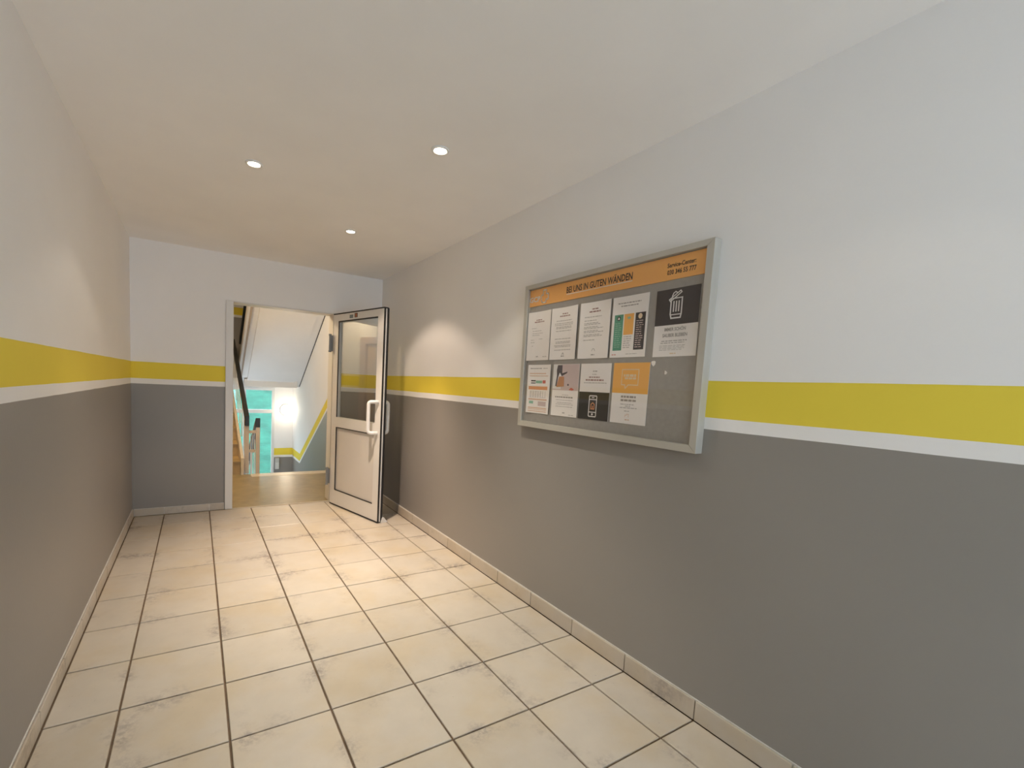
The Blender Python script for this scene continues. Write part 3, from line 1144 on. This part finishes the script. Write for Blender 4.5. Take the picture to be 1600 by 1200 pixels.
def sof(x0, x1, dz, th):
    return G().prism([(sa[0], sa[1] + dz), (sa[0], sa[1] + dz + th), (sb[0], sb[1] + dz + th), (sb[0], sb[1] + dz)][::-1], 'x', x0, x1)


obj('soffit', sof(3.95, 6.25, 0.0, 0.45), MSOFF, fo)
obj('string', sof(3.52, 3.95, 0.15, 0.5), MSOFF, fo)
obj('string', sof(6.25, XR - 0.035, 0.05, 0.5), MSOFF, fo)
obj('wall_joint', sof(XR - 0.035, XR - 0.003, 0.03, 0.10), MBLACK, fo)
obj('side_panel', sof(3.62, 3.69, 0.05, 1.15), MTAUPE, fo)
obj('bottom_beam', G().box(3.80, 6.40, 20.50, 20.925, 3.10, 3.46), MSOFF, fo)
obj('handrail', sof(3.58, 3.72, 2.10, 0.16), MHAND, fo)

# railings
ru = empty('stair_railing', (3.30, NOSE + 0.15, 0))
tag(ru, 'black handrail rising with the left flight, on a beige newel post', 'railing')
obj('newel_post', G().box(3.23, 3.38, NOSE + 0.08, NOSE + 0.22, 0.0, 1.98), MPOST, ru, bevel=0.004)
hp = [(3.305, NOSE + 0.06, 1.78), (3.305, NOSE + 0.06, 2.10), (3.30, 20.6, 5.42)]


def bar_rail(p, q, w, h):
    """rectangular rail of width w and height h from p to q (same x)"""
    return G().prism([(p[1], p[2] - h / 2), (q[1], q[2] - h / 2), (q[1], q[2] + h / 2), (p[1], p[2] + h / 2)], 'x', p[0] - w / 2, p[0] + w / 2)


obj('handrail', bar_rail((3.30, NOSE, 2.07), (3.30, 20.75, 5.36), 0.15, 0.20), MHAND, ru, bevel=0.006)
obj('handrail_end', G().box(3.225, 3.375, NOSE - 0.02, NOSE + 0.20, 1.80, 2.02), MHAND, ru, bevel=0.006)
for k in range(1, 8):
    y = NOSE + k * 1.1
    z0, z1 = 0.62 + (y - NOSE) * 0.40, 2.0 + (y - NOSE) * 0.411
    obj('baluster', G().box(3.28, 3.32, y - 0.02, y + 0.02, z0 - 0.35, z1), MBALU, ru)

rd_ = empty('stair_railing', (3.66, NOSE + 0.1, 0))
tag(rd_, 'black handrail dropping away with the flight down, on a short beige newel post', 'railing')
obj('newel_post', G().box(3.60, 3.74, NOSE + 0.0, NOSE + 0.14, 0.0, 1.75), MPOST, rd_, bevel=0.004)
obj('handrail', bar_rail((3.66, NOSE - 0.02, 1.93), (3.66, 20.3, -2.25), 0.16, 0.34), MHAND, rd_, bevel=0.006)
obj('cross_bar', G().box(3.38, 3.60, NOSE + 0.06, NOSE + 0.12, 1.52, 1.62), MPOST, rd_)
obj('cross_bar', G().box(3.38, 3.60, NOSE + 0.06, NOSE + 0.12, 0.80, 0.90), MPOST, rd_)
for x in (3.43, 3.49, 3.55):
    obj('baluster', G().box(x - 0.010, x + 0.010, NOSE + 0.07, NOSE + 0.11, 0.0, 1.55), MBALU, rd_)
for k in range(1, 7):
    y = NOSE + k * 1.1
    z1 = 1.78 - (y - NOSE) * 0.553
    obj('baluster', G().box(3.64, 3.68, y - 0.02, y + 0.02, z1 - 1.5, z1), MBALU, rd_)

# stairwell window and the bank of grass outside
w1 = empty('window_1', ((WX0 + WX1) / 2, SY1, WZ0))
tag(w1, 'tall white stairwell window looking onto grass', kind='structure')
y0, y1 = SY1 - 0.03, SY1 + 0.16
FWW = 0.15
for a, b, c_, d_ in ((WX0, WX0 + FWW, WZ0, WZ1), (WX1 - FWW, WX1, WZ0, WZ1)):
    obj('frame_stile', G().box(a, b, y0, y1, c_, d_), MPVC, w1, bevel=0.003)
for a, b in ((WZ0, WZ0 + FWW), (WZ1 - FWW, WZ1), (1.53, 1.74)):
    obj('frame_rail', G().box(WX0 + FWW, WX1 - FWW, y0, y1, a, b), MPVC, w1, bevel=0.003)
obj('mullion', G().box(3.96, 4.10, y0 - 0.005, y1, WZ0 + FWW, WZ1 - FWW), MPVC, w1, bevel=0.003)
for xa, xb in ((WX0 + FWW, 3.96), (4.10, WX1 - FWW)):
    for za, zb in ((WZ0 + FWW, 1.53), (1.74, WZ1 - FWW)):
        obj('pane', G().box(xa, xb, SY1 + 0.06, SY1 + 0.07, za, zb), MGLASS, w1)
n = 24
g = G()
vs, fs = [], []
rg = random.Random(3)
for j in range(n + 1):
    for i in range(n + 1):
        x = -30 + 70 * i / n
        y = SY1 + 0.5 + 60 * (j / n) ** 1.3
        z = -4.7 + 0.34 * (y - SY1) + rg.uniform(-0.12, 0.12) * (j > 0)
        vs.append((x, y, z))
for j in range(n):
    for i in range(n):
        a = j * (n + 1) + i
        fs.append((a, a + 1, a + n + 2, a + n + 1))
g.add(vs, fs)
lawn = obj('lawn', g, grass_material(), smooth=True)
tag(lawn, 'bright green grass bank outside the stairwell window', kind='structure')

# flat door on the landing (seen mirrored in the open leaf's glass)
d2 = empty('door_2', (SX0, (DY0 + DY1) / 2, 0))
tag(d2, 'honey-coloured wooden flat door on the landing', kind='structure')
obj('casing', G().box(SX0 - 0.2, SX0 + 0.06, DY1 - 0.26, DY1 + 0.06, 0.0, DZ + 0.02), MCASE, d2, bevel=0.004)
obj('casing', G().box(SX0 - 0.2, SX0 + 0.06, DY0 - 0.06, DY0 + 0.26, 0.0, DZ + 0.02), MCASE, d2, bevel=0.004)
obj('casing', G().box(SX0 - 0.2, SX0 + 0.06, DY0 + 0.26, DY1 - 0.26, DZ - 0.26, DZ + 0.02), MCASE, d2, bevel=0.004)
obj('leaf', G().box(SX0 - 0.2, SX0 - 0.06, DY0 + 0.26, DY1 - 0.26, 0.01, DZ - 0.26), MWOOD, d2)

# lit wall lamp beside the window and lamp over the landing
lx, lz = 6.22, 1.75
wlmp = empty('wall_lamp', (lx, SY1, lz))
tag(wlmp, 'round lit opal lamp on the far stairwell wall by the window', 'lamp')
obj('base_ring', G().lathe([(0.0, 0.0), (0.33, 0.0), (0.33, -0.06), (0.30, -0.09), (0.0, -0.09)], (lx, SY1, lz), (0, 1, 0), 32), MPVC, wlmp, smooth=False)
obj('diffuser', G().lathe([(0.30, -0.09), (0.29, -0.16), (0.24, -0.23), (0.14, -0.28), (0.0, -0.295)], (lx, SY1, lz), (0, 1, 0), 32), MLAMP, wlmp, smooth=True)
light('glow', 'POINT', (lx, SY1 - 0.55, lz), LAMP_W, (1.0, 0.84, 0.62), wlmp, shadow_soft_size=0.09)
cl = empty('ceiling_lamp', (1.9, 11.0, 7.25))
tag(cl, 'round opal lamp on the ceiling over the landing, above the doorway head', 'lamp')
obj('base_ring', G().lathe([(0.0, 0.0), (0.36, 0.0), (0.36, -0.07), (0.0, -0.07)], (1.9, 11.0, 7.25), n=32), MPVC, cl)
obj('diffuser', G().lathe([(0.33, -0.07), (0.31, -0.18), (0.22, -0.27), (0.0, -0.31)], (1.9, 11.0, 7.25), n=32), MLAMP, cl, smooth=True)
light('glow', 'POINT', (1.9, 11.0, 6.75), LAND_W, (1.0, 0.76, 0.46), cl, shadow_soft_size=0.10)

# small lidded box on the far wall beside the window
bx = obj('junction_box', G().box(5.66, 5.88, SY1 - 0.14, SY1, -1.76, -1.10), MBOX, bevel=0.006)
tag(bx, 'small grey box on the dado beside the stairwell window', 'box')
c = Vector(bx['at'])
obj('lid', G().box(5.67, 5.87, SY1 - 0.165, SY1 - 0.14, -1.74, -1.36), mat('pale_lid', (0.66, 0.65, 0.62), 0.4), bx, bevel=0.003)

for o in list(bpy.data.objects):
    if 'at' in o.keys():
        del o['at']
